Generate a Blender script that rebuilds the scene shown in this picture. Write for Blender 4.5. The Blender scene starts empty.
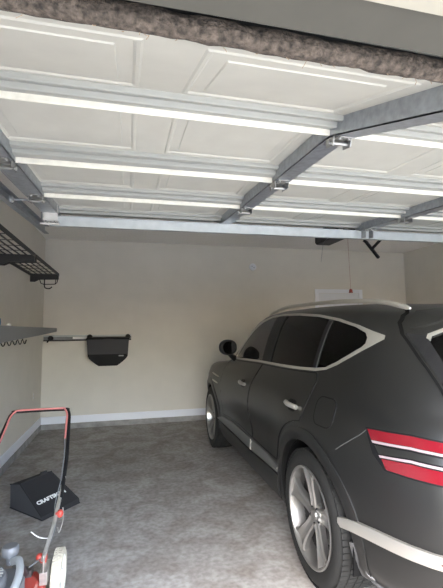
import bpy, bmesh, math, random
from mathutils import Vector, Matrix
from mathutils.bvhtree import BVHTree
random.seed(7)
SC = bpy.context.scene
COL = SC.collection
PI = math.pi

# ------------------------------------------------------------------ materials
MATS = {}
def mat(name, col, rough=.5, metal=0., noise=None, bump=None, spec=.5, coat=0., emit=None, coatr=.1):
    """noise=(scale, amount[, detail]) varies the colour, bump=(scale, strength, distance)"""
    m = bpy.data.materials.new(name); m.use_nodes = True
    nt = m.node_tree; b = nt.nodes['Principled BSDF']
    b.inputs['Base Color'].default_value = (*col, 1)
    b.inputs['Roughness'].default_value = rough
    b.inputs['Metallic'].default_value = metal
    b.inputs['Specular IOR Level'].default_value = spec
    b.inputs['Coat Weight'].default_value = coat
    b.inputs['Coat Roughness'].default_value = coatr
    if emit:
        b.inputs['Emission Color'].default_value = (*emit[0], 1); b.inputs['Emission Strength'].default_value = emit[1]
    tc = nt.nodes.new('ShaderNodeTexCoord')
    if noise:
        n = nt.nodes.new('ShaderNodeTexNoise'); n.inputs['Scale'].default_value = noise[0]
        n.inputs['Detail'].default_value = noise[2] if len(noise) > 2 else 6
        nt.links.new(tc.outputs['Object'], n.inputs['Vector'])
        r = nt.nodes.new('ShaderNodeValToRGB'); a = noise[1]
        r.color_ramp.elements[0].position = .3; r.color_ramp.elements[1].position = .7
        r.color_ramp.elements[0].color = (*[c*(1-a) for c in col], 1)
        r.color_ramp.elements[1].color = (*[min(1, c*(1+a)) for c in col], 1)
        nt.links.new(n.outputs['Fac'], r.inputs['Fac']); nt.links.new(r.outputs['Color'], b.inputs['Base Color'])
    if bump:
        n2 = nt.nodes.new('ShaderNodeTexNoise'); n2.inputs['Scale'].default_value = bump[0]; n2.inputs['Detail'].default_value = 5
        nt.links.new(tc.outputs['Object'], n2.inputs['Vector'])
        bp = nt.nodes.new('ShaderNodeBump'); bp.inputs['Strength'].default_value = bump[1]; bp.inputs['Distance'].default_value = bump[2]
        nt.links.new(n2.outputs['Fac'], bp.inputs['Height']); nt.links.new(bp.outputs['Normal'], b.inputs['Normal'])
    MATS[name] = m
    return m

def glass(name, tint, refl=1.0):
    m = bpy.data.materials.new(name); m.use_nodes = True
    nt = m.node_tree; nt.nodes.clear()
    out = nt.nodes.new('ShaderNodeOutputMaterial'); mix = nt.nodes.new('ShaderNodeMixShader')
    tr = nt.nodes.new('ShaderNodeBsdfTransparent'); tr.inputs['Color'].default_value = (*tint, 1)
    gl = nt.nodes.new('ShaderNodeBsdfGlossy'); gl.inputs['Roughness'].default_value = .02
    gl.inputs['Color'].default_value = (refl, refl, refl, 1)
    fr = nt.nodes.new('ShaderNodeFresnel'); fr.inputs['IOR'].default_value = 1.45
    nt.links.new(fr.outputs['Fac'], mix.inputs['Fac']); nt.links.new(tr.outputs[0], mix.inputs[1])
    nt.links.new(gl.outputs[0], mix.inputs[2]); nt.links.new(mix.outputs[0], out.inputs['Surface'])
    MATS[name] = m
    return m

# ------------------------------------------------------------------ mesh helpers
class MB:
    """collects shapes, then links them as one mesh object"""
    def __init__(s): s.v = []; s.f = []
    def add(s, vs, fs):
        k = len(s.v); s.v += [Vector(v) for v in vs]; s.f += [tuple(i+k for i in f) for f in fs]; return s
    def box(s, x0, x1, y0, y1, z0, z1):
        return s.add([(x, y, z) for z in (z0, z1) for y in (y0, y1) for x in (x0, x1)],
                     [(0, 2, 3, 1), (4, 5, 7, 6), (0, 1, 5, 4), (2, 6, 7, 3), (0, 4, 6, 2), (1, 3, 7, 5)])
    def prism(s, pts, axis, a, b):
        """pts 2D outline in the two other axes, extruded along axis from a to b"""
        n = len(pts)
        def mk(p, h):
            q = list(p); q.insert(axis, h); return q
        vs = [mk(p, a) for p in pts]+[mk(p, b) for p in pts]
        fs = [tuple(range(n)), tuple(range(2*n-1, n-1, -1))]+[(i, n+i, n+(i+1) % n, (i+1) % n) for i in range(n)]
        return s.add(vs, fs)
    def tube(s, path, r, n=10, closed=False, flat=None):
        """round (or flat=(wide,thin)) bar swept along a path, r may be a list"""
        P = [Vector(p) for p in path]; m = len(P); rs = r if isinstance(r, (list, tuple)) else [r]*m
        vs = []; up = None
        for i in range(m):
            a = P[i-1] if (i > 0 or closed) else P[i]; b = P[(i+1) % m] if (i < m-1 or closed) else P[i]
            t = (b-a).normalized()
            if up is None:
                up = Vector((0, 0, 1)) if abs(t.z) < .9 else Vector((0, 1, 0))
            u = (up-t*up.dot(t)).normalized(); w = t.cross(u); up = u
            for k in range(n):
                an = 2*PI*k/n+PI/4*(n == 4)
                vs.append(P[i]+u*math.cos(an)*rs[i]+w*math.sin(an)*rs[i])
        fs = []
        for i in range(m if closed else m-1):
            j = (i+1) % m
            for k in range(n):
                l = (k+1) % n; fs.append((i*n+k, i*n+l, j*n+l, j*n+k))
        if not closed:
            fs.append(tuple(range(n-1, -1, -1))); fs.append(tuple((m-1)*n+k for k in range(n)))
        return s.add(vs, fs)
    def lathe(s, prof, n=32, axis=0, c=(0, 0, 0), close=False):
        """prof [(r, h)] turned round an axis through c"""
        c = Vector(c); m = len(prof); vs = []
        for (r, h) in prof:
            for k in range(n):
                a = 2*PI*k/n; p = [math.cos(a)*r, math.sin(a)*r]; p.insert(axis, h); vs.append(c+Vector(p))
        fs = []
        for i in range(m if close else m-1):
            j = (i+1) % m
            for k in range(n):
                l = (k+1) % n; fs.append((i*n+k, i*n+l, j*n+l, j*n+k))
        if not close:
            fs.append(tuple(range(n-1, -1, -1))); fs.append(tuple((m-1)*n+k for k in range(n)))
        return s.add(vs, fs)
    def ball(s, c, r, sc=(1, 1, 1), n=14):
        c = Vector(c); pr = [(math.sin(PI*i/n)*r+1e-5, -math.cos(PI*i/n)*r) for i in range(n+1)]
        k = len(s.v); s.lathe(pr, n*2, 2)
        for i in range(k, len(s.v)):
            v = s.v[i]; s.v[i] = c+Vector((v.x*sc[0], v.y*sc[1], v.z*sc[2]))
        return s
    def xf(s, M):
        s.v = [M @ v for v in s.v]; return s
    def build(s, name, m, parent=None, smooth=True, bevel=0, ang=35):
        me = bpy.data.meshes.new(name); me.from_pydata([tuple(v) for v in s.v], [], s.f); me.update()
        bm = bmesh.new(); bm.from_mesh(me); bmesh.ops.recalc_face_normals(bm, faces=bm.faces); bm.to_mesh(me); bm.free()
        return link(name, me, m, parent, smooth, bevel, ang)

def link(name, me, m, parent=None, smooth=True, bevel=0, ang=35):
    o = bpy.data.objects.new(name, me); COL.objects.link(o)
    if m is not None: me.materials.append(MATS[m] if isinstance(m, str) else m)
    if smooth:
        for p in me.polygons: p.use_smooth = True
        try: me.set_sharp_from_angle(angle=math.radians(ang))
        except Exception: pass
    if bevel:
        b = o.modifiers.new('bevel', 'BEVEL'); b.width = bevel; b.segments = 2; b.limit_method = 'ANGLE'; b.angle_limit = math.radians(40)
        b.harden_normals = False
    if parent: o.parent = parent
    return o

def empty(name, loc=(0, 0, 0), rot=(0, 0, 0)):
    o = bpy.data.objects.new(name, None); o.empty_display_size = .1; COL.objects.link(o)
    o.location = loc; o.rotation_euler = rot
    return o
def tag(o, label=None, cat=None, group=None, kind=None):
    if label: o['label'] = label
    if cat: o['category'] = cat
    if group: o['group'] = group
    if kind: o['kind'] = kind
    return o
def copy_tree(o, parent=None):
    c = o.copy(); COL.objects.link(c); c.parent = parent
    for ch in list(o.children): copy_tree(ch, c)
    return c
def catmull(P, n=8, closed=False):
    P = [Vector(p) for p in P]; m = len(P); out = []
    for i in range(m if closed else m-1):
        if closed: a, b, c, d = P[i-1], P[i], P[(i+1) % m], P[(i+2) % m]
        else: a, b, c, d = P[max(i-1, 0)], P[i], P[i+1], P[min(i+2, m-1)]
        for k in range(n):
            t = k/n
            out.append(.5*((2*b)+(c-a)*t+(2*a-5*b+4*c-d)*t*t+(3*b-a-3*c+d)*t**3))
    if not closed: out.append(P[-1])
    return out
# ------------------------------------------------------------------ materials in use
mat('paint', (.074, .074, .072), .37, .9, spec=.2)
mat('satin', (.58, .56, .51), .34, .75)
mat('trimgrey', (.135, .135, .13), .42, .3)
mat('gloss', (.012, .012, .013), .12)
mat('seal', (.010, .010, .011), .5, spec=.2)
mat('liner', (.008, .008, .008), .9, spec=.05)
mat('seatgrey', (.16, .155, .15), .8)
mat('rubber', (.020, .020, .019), .75, spec=.25, bump=(60, .2, .002))
mat('rimsilver', (.40, .39, .37), .28, .85)
mat('steel', (.16, .155, .15), .45, .8)
mat('mirror', (.25, .26, .27), .03, 1.)
mat('redlens', (.15, .007, .013), .12, 0, coat=.6)
mat('mudgrey', (.10, .10, .10), .5)
mat('barrel', (.16, .155, .15), .3, .85)
mat('whitelens', (.30, .24, .25), .15, 0, coat=.5)
mat('plate', (.6, .6, .58), .5)
glass('clearglass', (.80, .84, .82)); glass('privacy', (.03, .03, .031), .55)
# ------------------------------------------------------------------ the car's body surface
CAR = Vector((2.075, 2.38, 0))      # point on the floor under the middle of the rear axle; the car points to +y
YM = 1.3
#        zs    w     yr     yf    nr   nf   zr    zf
RINGS = [(.24, .0,  -.90, 3.55, 6.0, 4.6, .30, .24),
         (.24, .80, -.98, 3.62, 6.0, 4.6, .34, .24),
         (.29, .925,-1.05,3.72, 6.0, 4.6, .38, .28),
         (.44, .955,-1.11,3.80, 5.8, 5.4, .50, .44),
         (.62, .965,-1.13,3.82, 5.6, 5.6, .64, .62),
         (.79, .980,-1.12,3.81, 5.5, 5.6, .80, .78),
         (.92, .980,-1.10,3.78, 5.4, 5.6, .93, .90),
         (1.01,.970,-1.085,3.74,5.2, 5.6, 1.01,.98),
         (1.09,.955,-1.06,3.64, 5.0, 5.6, 1.09,1.05),
         (1.17,.928,-1.03,3.30, 4.8, 5.6, 1.16,1.11),
         (1.25,.900,-.99, 2.62, 4.6, 4.8, 1.26,1.17),
         (1.40,.855,-.90, 2.30, 4.3, 4.6, 1.40,1.31),
         (1.55,.797,-.80, 1.98, 4.2, 4.4, 1.53,1.50),
         (1.645,.745,-.72,1.72, 4.1, 4.2, 1.61,1.61),
         (1.695,.68,-.64, 1.50, 4.0, 4.0, 1.64,1.675),
         (1.735,.52,-.50, 1.20, 4.0, 3.4, 1.67,1.72),
         (1.752,.28,-.35, 1.00, 3.6, 3.2, 1.69,1.742),
         (1.756,.0, -.20, .80, 3.6, 3.2, 1.70,1.75)]
def ring_points(R, N=34):
    zs, w, yr, yf, nr, nf, zr, zf = R
    def quarter(y0, n, zend, p):
        raw = []
        for i in range(241):
            th = PI/2*i/240
            x = w*math.sin(th)**(2/n); y = YM-(YM-y0)*max(math.cos(th), 0)**(2/n)
            raw.append((x, y))
        L = [0]
        for a, b in zip(raw, raw[1:]): L.append(L[-1]+math.hypot((b[0]-a[0]), b[1]-a[1]))
        out = []; k = 0
        for j in range(N+1):
            s = L[-1]*j/N
            while k < 239 and L[k+1] < s: k += 1
            t = (s-L[k])/max(L[k+1]-L[k], 1e-9); t = min(max(t, 0), 1)
            x = raw[k][0]+(raw[k+1][0]-raw[k][0])*t; y = raw[k][1]+(raw[k+1][1]-raw[k][1])*t
            f = abs((y-YM)/(y0-YM)); z = zs+(zend-zs)*f**p
            out.append(Vector((-x, y, z)))
        return out
    a = quarter(yr, nr, zr, 3.0); b = quarter(yf, nf, zf, 1.8)
    return a+b[::-1][1:]
def flare(p):
    """shoulder waist and flared arches"""
    x, y, z = p
    k = abs(x)
    if k > .6:
        for yc in (0, 2.955):
            g = math.exp(-((y-yc)/.46)**4)*math.exp(-((z-.72)/.30)**4)
            x += math.copysign(.020*g, x)
        g = math.exp(-((z-.66)/.12)**2)*math.exp(-((y-1.45)/.85)**4)
        x -= math.copysign(.022*g, x)
    return Vector((x, y, z))
def body_grid():
    rings = [ring_points(r) for r in RINGS]
    nu = len(rings[0]); cols = [catmull([r[u] for r in rings], 5) for u in range(nu)]
    return [[flare(cols[u][t]) for u in range(nu)] for t in range(len(cols[0]))]
def body_mesh():
    G = body_grid(); nt_, nu = len(G), len(G[0])
    bm = bmesh.new()
    for sgn in (1, -1):
        V = [[bm.verts.new((p.x*sgn, p.y, p.z)) for p in row] for row in G]
        for i in range(nt_-1):
            for j in range(nu-1):
                f = [V[i][j], V[i][j+1], V[i+1][j+1], V[i+1][j]]
                bm.faces.new(f if sgn < 0 else f[::-1])
    bmesh.ops.remove_doubles(bm, verts=bm.verts, dist=.0012)
    bmesh.ops.dissolve_degenerate(bm, edges=bm.edges, dist=.0005)
    bmesh.ops.recalc_face_normals(bm, faces=bm.faces)
    me = bpy.data.meshes.new('body'); bm.to_mesh(me)
    tree = BVHTree.FromBMesh(bm)
    bad = sum(1 for e in bm.edges if len(e.link_faces) != 2)
    bm.free()
    print('body open edges', bad)
    return me, tree
# ------------------------------------------------------------------ the car
def side(u, v): return Vector((-3, u, v)), Vector((1, 0, 0))
def rear(u, v): return Vector((u, -3, v)), Vector((0, 1, 0))
def front(u, v): return Vector((u, 6, v)), Vector((0, -1, 0))
def turn(u, v):
    a = math.radians(u); return Vector((-math.sin(a)*3, -math.cos(a)*3, v)), Vector((math.sin(a), math.cos(a), 0))
def onbody(tree, mp, u, v, off):
    o, d = mp(u, v); h = tree.ray_cast(o, d)
    if h[0] is None:
        h = tree.find_nearest(o+d*2.1)
    n = h[1]
    if n.dot(d) > 0: n = -n
    return h[0]+n*off, n
def shell(name, V, F, N, thick, m, parent, mirror=False):
    k = len(V); vs = [Vector(v) for v in V]+[V[i]-N[i]*thick for i in range(k)]
    cnt = {}
    for f in F:
        for a, b in zip(f, f[1:]+f[:1]): cnt[(a, b)] = 1
    fs = [tuple(f) for f in F]+[tuple(i+k for i in f[::-1]) for f in F]
    for (a, b) in cnt:
        if (b, a) not in cnt: fs.append((b, a, a+k, b+k))
    if mirror: vs = [Vector((-v.x, v.y, v.z)) for v in vs]
    b = MB(); b.add(vs, fs); return b.build(name, m, parent, ang=40)
def patch(name, tree, poly, mp, off, thick, m, parent, step=.05, ustep=None, mirror=False):
    bm = bmesh.new(); f = bm.faces.new([bm.verts.new((p[0], p[1], 0)) for p in poly])
    bmesh.ops.triangulate(bm, faces=[f])
    us = [p[0] for p in poly]; vs = [p[1] for p in poly]
    for ax, lo, hi, st in ((0, min(us), max(us), ustep or step), (1, min(vs), max(vs), step)):
        n = int((hi-lo)/st)+1
        for i in range(1, n):
            c = [0, 0, 0]; c[ax] = lo+(hi-lo)*i/n; nn = [0, 0, 0]; nn[ax] = 1
            bmesh.ops.bisect_plane(bm, geom=bm.verts[:]+bm.edges[:]+bm.faces[:], plane_co=c, plane_no=nn, dist=1e-6)
    bmesh.ops.dissolve_limit(bm, angle_limit=.001, verts=[], edges=[]) if False else None
    bm.verts.index_update()
    V = []; N = []
    for v in bm.verts:
        p, n = onbody(tree, mp, v.co.x, v.co.y, off); V.append(p); N.append(n)
    F = [[v.index for v in f.verts] for f in bm.faces]; bm.free()
    return shell(name, V, F, N, thick, m, parent, mirror)
def dense(L, n, closed=True):
    out = []; m = len(L)
    for i in range(m if closed else m-1):
        a, b = L[i], L[(i+1) % m]
        for k in range(n): out.append((a[0]+(b[0]-a[0])*k/n, a[1]+(b[1]-a[1])*k/n))
    if not closed: out.append(L[-1])
    return out
def strip(name, tree, A, B, mp, off, thick, m, parent, n=3, closed=True, mirror=False, edge=0.):
    """band between the outlines A and B, with its middle raised by edge"""
    A = dense(A, n, closed); B = dense(B, n, closed); k = len(A); V = []; N = []
    for row in range(3):
        t = row/2
        for a, b in zip(A, B):
            p, nn = onbody(tree, mp, a[0]+(b[0]-a[0])*t, a[1]+(b[1]-a[1])*t, off+(edge if row == 1 else 0)); V.append(p); N.append(nn)
    F = []
    for r in range(2):
        for i in range(k if closed else k-1):
            j = (i+1) % k; F.append([r*k+i, r*k+j, (r+1)*k+j, (r+1)*k+i])
    return shell(name, V, F, N, thick, m, parent, mirror)
def rounded(cx, cy, w, h, r, n=5):
    out = []
    for (sx, sy, a0) in ((1, 1, 0), (-1, 1, 90), (-1, -1, 180), (1, -1, 270)):
        for k in range(n+1):
            a = math.radians(a0+90*k/n); out.append((cx+sx*(w/2-r)+math.cos(a)*r, cy+sy*(h/2-r)+math.sin(a)*r))
    return out
def smooth2(L, n=4, closed=True):
    return [(p.x, p.y) for p in catmull([(a, b, 0) for a, b in L], n, closed)]

# window band of the side: outer edge of the bright frame, in (y, z)
DLO = [(1.98, 1.232), (1.5, 1.246), (1.09, 1.258), (.6, 1.262), (.25, 1.270), (.03, 1.280), (-.09, 1.298), (-.19, 1.335), (-.29, 1.388),
       (-.40, 1.450), (-.47, 1.493), (-.465, 1.512), (-.38, 1.535), (-.26, 1.570), (-.04, 1.618), (.245, 1.656), (.61, 1.680), (.95, 1.688), (1.20, 1.680),
       (1.40, 1.642), (1.60, 1.555), (1.78, 1.440), (1.92, 1.325), (1.99, 1.25)]
GLS = [(1.93, 1.250), (1.5, 1.264), (1.09, 1.276), (.6, 1.280), (.25, 1.288), (.04, 1.298), (-.08, 1.312), (-.175, 1.350), (-.267, 1.400),
       (-.345, 1.446), (-.362, 1.466), (-.358, 1.498), (-.33, 1.527), (-.22, 1.565), (-.03, 1.605), (.245, 1.643), (.61, 1.667), (.95, 1.675), (1.19, 1.668),
       (1.37, 1.627), (1.57, 1.542), (1.74, 1.430), (1.87, 1.325), (1.93, 1.268)]
def inset(poly, d):
    n = len(poly); out = []; A = sum(poly[i][0]*poly[(i+1) % n][1]-poly[(i+1) % n][0]*poly[i][1] for i in range(n)); sg = 1 if A > 0 else -1
    for i in range(n):
        a, b, c = Vector(poly[i-1]), Vector(poly[i]), Vector(poly[(i+1) % n])
        e1 = (b-a).normalized(); e2 = (c-b).normalized(); n1 = Vector((-e1.y, e1.x)); n2 = Vector((-e2.y, e2.x)); m = (n1+n2)
        m = m/max(m.dot(n1), .5); q = b+m*d*sg; out.append((q.x, q.y))
    return out
def clip(poly, lo, hi):
    """part of the outline with lo <= y <= hi"""
    def cut(P, c, sgn):
        out = []
        for a, b in zip(P, P[1:]+P[:1]):
            ia, ib = (a[0]-c)*sgn >= 0, (b[0]-c)*sgn >= 0
            if ia: out.append(a)
            if ia != ib:
                t = (c-a[0])/(b[0]-a[0]); out.append((c, a[1]+(b[1]-a[1])*t))
        return out
    return cut(cut(poly, lo, 1), hi, -1)

def make_wheel(x, y, sgn, steer=0):
    """wheel whose outer face looks along sgn*x; a part of the car with tyre, rim, spokes, disc"""
    def W(h): return h                                    # h = offset outwards from the mid plane
    t = MB()
    prof = [(.285, .130), (.300, .138), (.335, .142), (.365, .134), (.382, .118), (.389, .09)]
    full = prof+[(.390, 0)]+[(r, -h) for r, h in prof[::-1]]
    t.lathe(full+[(.28, -.125), (.28, .125)], 72, 0, close=True)
    # tread blocks
    for k in range(72):
        a = 2*PI*k/72
        for (h0, h1, sh) in ((-.125, -.082, .25), (-.072, -.026, 0), (-.018, .018, .5), (.026, .072, 0), (.082, .125, .25)):
            da = 2*PI/72*.40; a0 = a+sh*2*PI/72
            vs = []
            for rr in (.384, .3955 if abs(h0) < .08 and abs(h1) < .08 else .392):
                for aa in (a0-da, a0+da):
                    for h in (h0, h1): vs.append((h, math.cos(aa)*rr, math.sin(aa)*rr))
            t.add(vs, [(0, 1, 3, 2), (4, 6, 7, 5), (0, 4, 5, 1), (2, 3, 7, 6), (0, 2, 6, 4), (1, 5, 7, 3)])
    rim = MB()
    rim.lathe([(.284, .128), (.290, .132), (.290, .139), (.283, .141), (.274, .136), (.268, .115), (.262, .05), (.262, .04), (.272, .05), (.279, .115)], 72, 0, close=True)
    tyre = t; M = Matrix.Translation(Vector((x, y, .40))) @ Matrix.Rotation(steer, 4, 'Z') @ (Matrix.Scale(-1, 4, Vector((1, 0, 0))) if sgn < 0 else Matrix.Identity(4))
    o = tyre.xf(M).build('tyre', 'rubber', None, ang=30)
    o.name = 'wheel_tyre'
    return M, o, rim
def spoke_mb(k, n=5):
    """one broad split spoke: two ribs meeting at hub and spreading to the rim, with a recessed web"""
    b = MB(); a = 2*PI*k/n+PI/2
    def P(r, w, h):
        return Vector((h, math.cos(a)*r-math.sin(a)*w, math.sin(a)*r+math.cos(a)*w))
    def bar(pts, bot=.035):
        # pts: r, w_left, w_right, height
        vs = []; fs = []
        for (r, w0, w1, h) in pts: vs += [P(r, w0, h-.004), P(r, (w0*.7+w1*.3), h), P(r, (w0*.3+w1*.7), h), P(r, w1, h-.004), P(r, w1, h-bot), P(r, w0, h-bot)]
        m = len(pts)
        for i in range(m-1):
            for j in range(6): fs.append((i*6+j, i*6+(j+1) % 6, (i+1)*6+(j+1) % 6, (i+1)*6+j))
        fs.append(tuple(range(5, -1, -1))); fs.append(tuple((m-1)*6+j for j in range(6)))
        b.add(vs, fs)
    prof = [(.045, .034, .100), (.09, .034, .104), (.14, .036, .113), (.19, .043, .122), (.235, .058, .129), (.274, .088, .132)]
    vs = []; fs = []
    for (r, w, h) in prof:
        vs += [P(r, -w, h-.010), P(r, -w*.80, h), P(r, -w*.45, h-.013), P(r, 0, h-.017), P(r, w*.45, h-.013), P(r, w*.80, h), P(r, w, h-.010), P(r, w*.9, h-.045), P(r, -w*.9, h-.045)]
    m = len(prof)
    for i in range(m-1):
        for j in range(9): fs.append((i*9+j, i*9+(j+1) % 9, (i+1)*9+(j+1) % 9, (i+1)*9+j))
    fs.append(tuple(range(8, -1, -1))); fs.append(tuple((m-1)*9+j for j in range(9)))
    b.add(vs, fs)
    return b

def build_car():
    me, tree = body_mesh()
    car = empty('car', CAR)
    tag(car, 'matte dark grey SUV parked nose in with silver roof rails and red tail light', 'car')
    # ---- body with openings
    src = bpy.data.objects.new('tmp', me); COL.objects.link(src)
    so = src.modifiers.new('s', 'SOLIDIFY'); so.thickness = .03; so.offset = -1
    cutters = []
    def cutter(mb):
        c = mb.build('cut', None, None, smooth=False); cutters.append(c)
        m = src.modifiers.new('b', 'BOOLEAN'); m.operation = 'DIFFERENCE'; m.solver = 'EXACT'; m.object = c
    for sg in (-1, 1):
        for yc in (0, 2.955):
            cutter(MB().lathe([(.455, sg*.60), (.455, sg*1.3)], 64, 0, (0, yc, .40)))
        for lo, hi in ((-.5, .035), (.075, .84), (1.04, 2.0)):
            cutter(MB().prism(clip(GLS, lo, hi), 0, sg*.45, sg*1.3))
    ws = [(-.72, 1.24), (-.64, 1.60), (-.5, 1.655), (0, 1.675), (.5, 1.655), (.64, 1.60), (.72, 1.24), (0, 1.19)]
    cutter(MB().prism(ws, 1, 1.25, 3.1))
    rw = [(-.60, 1.500), (-.585, 1.515), (-.48, 1.558), (0, 1.58), (.48, 1.558), (.585, 1.515), (.60, 1.500), (.62, 1.40), (.60, 1.26), (.5, 1.22), (0, 1.20), (-.5, 1.22), (-.60, 1.26), (-.62, 1.40)]
    cutter(MB().prism(rw, 1, -1.4, -.25))
    dg = bpy.context.evaluated_depsgraph_get(); dg.update()
    nm = bpy.data.meshes.new_from_object(src.evaluated_get(dg))
    for c in cutters+[src]: bpy.data.objects.remove(c, do_unlink=True)
    print('body verts', len(nm.vertices))
    nm.materials.clear(); nm.name = 'body'
    body = link('body', nm, 'paint', car, ang=32)
    T = tree
    for mir in (False, True):
        P = dict(mirror=mir)
        # glass
        fd = None
        # doors
        fdoor = [(2.06, 1.215), (1.5, 1.236), (1.0, 1.250), (1.10, 1.13), (1.18, 1.03), (1.215, .90), (1.215, .72), (1.18, .572), (1.6, .585), (2.0, .58), (2.30, .56), (2.33, .70), (2.32, .95), (2.25, 1.10), (2.15, 1.19)]
        arc = [(math.cos(math.radians(a))*.56, .40+math.sin(math.radians(a))*.56) for a in range(20, 86, 8)]
        rdoor = [(.985, 1.250), (.6, 1.254), (.25, 1.262), (0.0, 1.272), (-.03, 1.22), (.01, 1.10)]+arc[::-1]+[(.54, .572), (.8, .568), (1.165, .572), (1.20, .72), (1.20, .90), (1.165, 1.03), (1.085, 1.13)]
        d1 = patch('front_door', T, fdoor, side, .005, .006, 'paint', car, **P)
        d2 = patch('rear_door', T, rdoor, side, .005, .006, 'paint', car, **P)
        for d, pl in ((d1, fdoor), (d2, rdoor)):
            strip('door_gap', T, pl, inset(pl, .007), side, .0058, .004, 'seal', d, n=2, **P)
        for d, y0 in ((d1, 1.39), (d2, .20)):
            # recess cup and handle
            patch('handle_recess', T, rounded(y0+.005, 1.035, .13, .075, .035), side, .0065, .003, 'seal', d, **P)
            A, n = onbody(T, side, y0-.092, 1.032, .016); B, _ = onbody(T, side, y0, 1.036, .038); Cc, _ = onbody(T, side, y0+.092, 1.040, .016)
            hb = MB(); pts = catmull([A, B, Cc], 6)
            hb.tube([Vector((p.x*(-1 if mir else 1), p.y, p.z)) for p in pts], [.013]+[.017]*(len(pts)-2)+[.013], 10)
            tag(hb.build('door_handle', 'satin', d), 'silver edged door handle')
        for lo, hi, nm_, gm, par in ((1.03, 2.0, 'window_pane', 'clearglass', d1), (.07, .85, 'window_pane', 'privacy', d2), (-.5, .04, 'quarter_window', 'privacy', car)):
            patch(nm_, T, clip(GLS, lo, hi), side, -.006, .004, gm, par, **P)
        # pillars of the window band (gloss black), bright frame
        patch('window_pillar', T, [(1.045, 1.277), (.835, 1.278), (.835, 1.664), (1.045, 1.668)], side, .002, .006, 'seal', car, **P)
        patch('window_pillar', T, [(.075, 1.296), (.035, 1.300), (.035, 1.604), (.075, 1.610)], side, .002, .006, 'seal', car, **P)
        strip('window_frame', T, DLO, GLS, side, .004, .008, 'satin', car, edge=.003, **P)
        # sill trim and lower cladding
        tp = [(2.56, .475), (2.3, .535), (1.9, .558), (1.2, .556), (.75, .556), (.50, .535)]; bt = [(2.50, .462), (2.3, .458), (1.9, .462), (1.2, .462), (.75, .478), (.53, .486)]
        strip('sill_trim', T, tp, bt, side, .012, .015, 'trimgrey', car, n=6, closed=False, edge=.008, **P)
        strip('sill', T, [(2.5, .452), (1.2, .452), (.50, .476)], [(2.40, .30), (1.2, .30), (.50, .31)], side, .018, .02, 'paint', car, n=10, closed=False, edge=.012, **P)
        for yy in (1.2,):
            strip('trim_joint', T, [(yy, .552), (yy-.02, .552)], [(yy, .466), (yy-.02, .466)], side, .0215, .006, 'satin', car, n=1, closed=False, **P)
        # arches
        for yc in (0, 2.955):
            an = [math.radians(a) for a in range(-14, 195, 6)]
            A = [(yc+math.cos(a)*.452, .40+math.sin(a)*.452) for a in an]; B = [(yc+math.cos(a)*.535, .40+math.sin(a)*.53) for a in an]
            strip('wheel_arch_trim', T, A, B, side, .006, .02, 'paint', car, n=1, closed=False, edge=.010, **P)
            lb = MB(); sg = 1 if mir else -1
            rr = [(.452, sg*.585), (.46, sg*.585), (.46, sg*.94), (.452, sg*.94)]
            vs = []; fs = []
            al = [math.radians(a) for a in range(-16, 197, 6)]
            for a in al:
                for (r, h) in rr: vs.append((h, yc+math.cos(a)*r, .40+math.sin(a)*r))
            for i in range(len(al)-1):
                for k in range(4): fs.append((i*4+k, i*4+(k+1) % 4, (i+1)*4+(k+1) % 4, (i+1)*4+k))
            lb.add(vs, fs); lb.lathe([(.455, sg*.585), (.455, sg*.575)], 48, 0, (0, yc, .40))
            lb.build('wheel_arch_liner', 'liner', car)
        # tail lamp
        lamp = patch('tail_light', T, [(58.2, 1.058), (46, 1.072), (36, 1.062), (24, 1.058), (24, .900), (36, .893), (46, .892), (52.2, .893), (55.6, .95)], turn, .006, .02, 'seal', car, ustep=2, **P)
        tag(lamp, 'red tail light with two bright light strips')
        L = [46, 36, 25]
        patch('red_lens', T, [(57.3, 1.052), (46, 1.064), (36, 1.055), (25, 1.052), (25, 1.015), (36, 1.018), (46, 1.022), (55.8, 1.008)], turn, .012, .006, 'redlens', lamp, ustep=2, **P)
        patch('light_strip', T, [(55.7, 1.007), (46, 1.020), (36, 1.016), (25, 1.013), (25, 1.004), (36, 1.006), (46, 1.010), (55.2, .997)], turn, .016, .01, 'whitelens', lamp, ustep=2, **P)
        patch('lamp_divider', T, [(54.9, .989), (46, 1.002), (36, .998), (25, .996), (25, .974), (36, .972), (46, .975), (53.6, .958)], turn, .011, .006, 'paint', lamp, ustep=2, **P)
        patch('light_strip', T, [(53.4, .954), (46, .969), (36, .966), (25, .966), (25, .956), (36, .956), (46, .959), (53.0, .945)], turn, .016, .01, 'whitelens', lamp, ustep=2, **P)
        patch('red_lens', T, [(52.8, .941), (46, .953), (36, .950), (25, .950), (25, .908), (36, .901), (46, .901), (51.6, .901)], turn, .012, .006, 'redlens', lamp, ustep=2, **P)
        # bumper seam, bright bumper trim, reflector, mud guard, fuel flap
        strip('bumper_seam', T, [(-.36, .90), (-.44, .955), (-.52, 1.01), (-.575, 1.06)], [(-.3625, .8975), (-.4425, .9525), (-.5225, 1.0075), (-.5775, 1.0575)], side, .002, .006, 'trimgrey', car, closed=False, **P)
        strip('bumper_trim', T, [(69.5, .548), (64, .577), (56, .598), (48, .612), (40, .626), (30, .632), (15, .632), (0, .632)], [(68.6, .503), (63, .522), (56, .538), (48, .554), (40, .572), (30, .580), (15, .580), (0, .580)], turn, .018, .02, 'satin', car, n=5, closed=False, edge=.008, **P)
        patch('reflector', T, [(41.2, .600), (24, .604), (24, .572), (39.6, .566)], turn, .030, .01, 'redlens', car, ustep=2, **P)
        if not mir:
            ff = rounded(-.205, 1.065, .205, .165, .055); fl = patch('fuel_flap', T, ff, side, .005, .006, 'paint', car)
            strip('flap_gap', T, ff, inset(ff, .006), side, .0058, .004, 'seal', fl, n=1)
        patch('mud_guard', T, [(-.425, .45), (-.45, .28), (-.62, .26), (-.52, .34), (-.455, .46)], side, .012, .02, 'mudgrey', car, **P)
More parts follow.
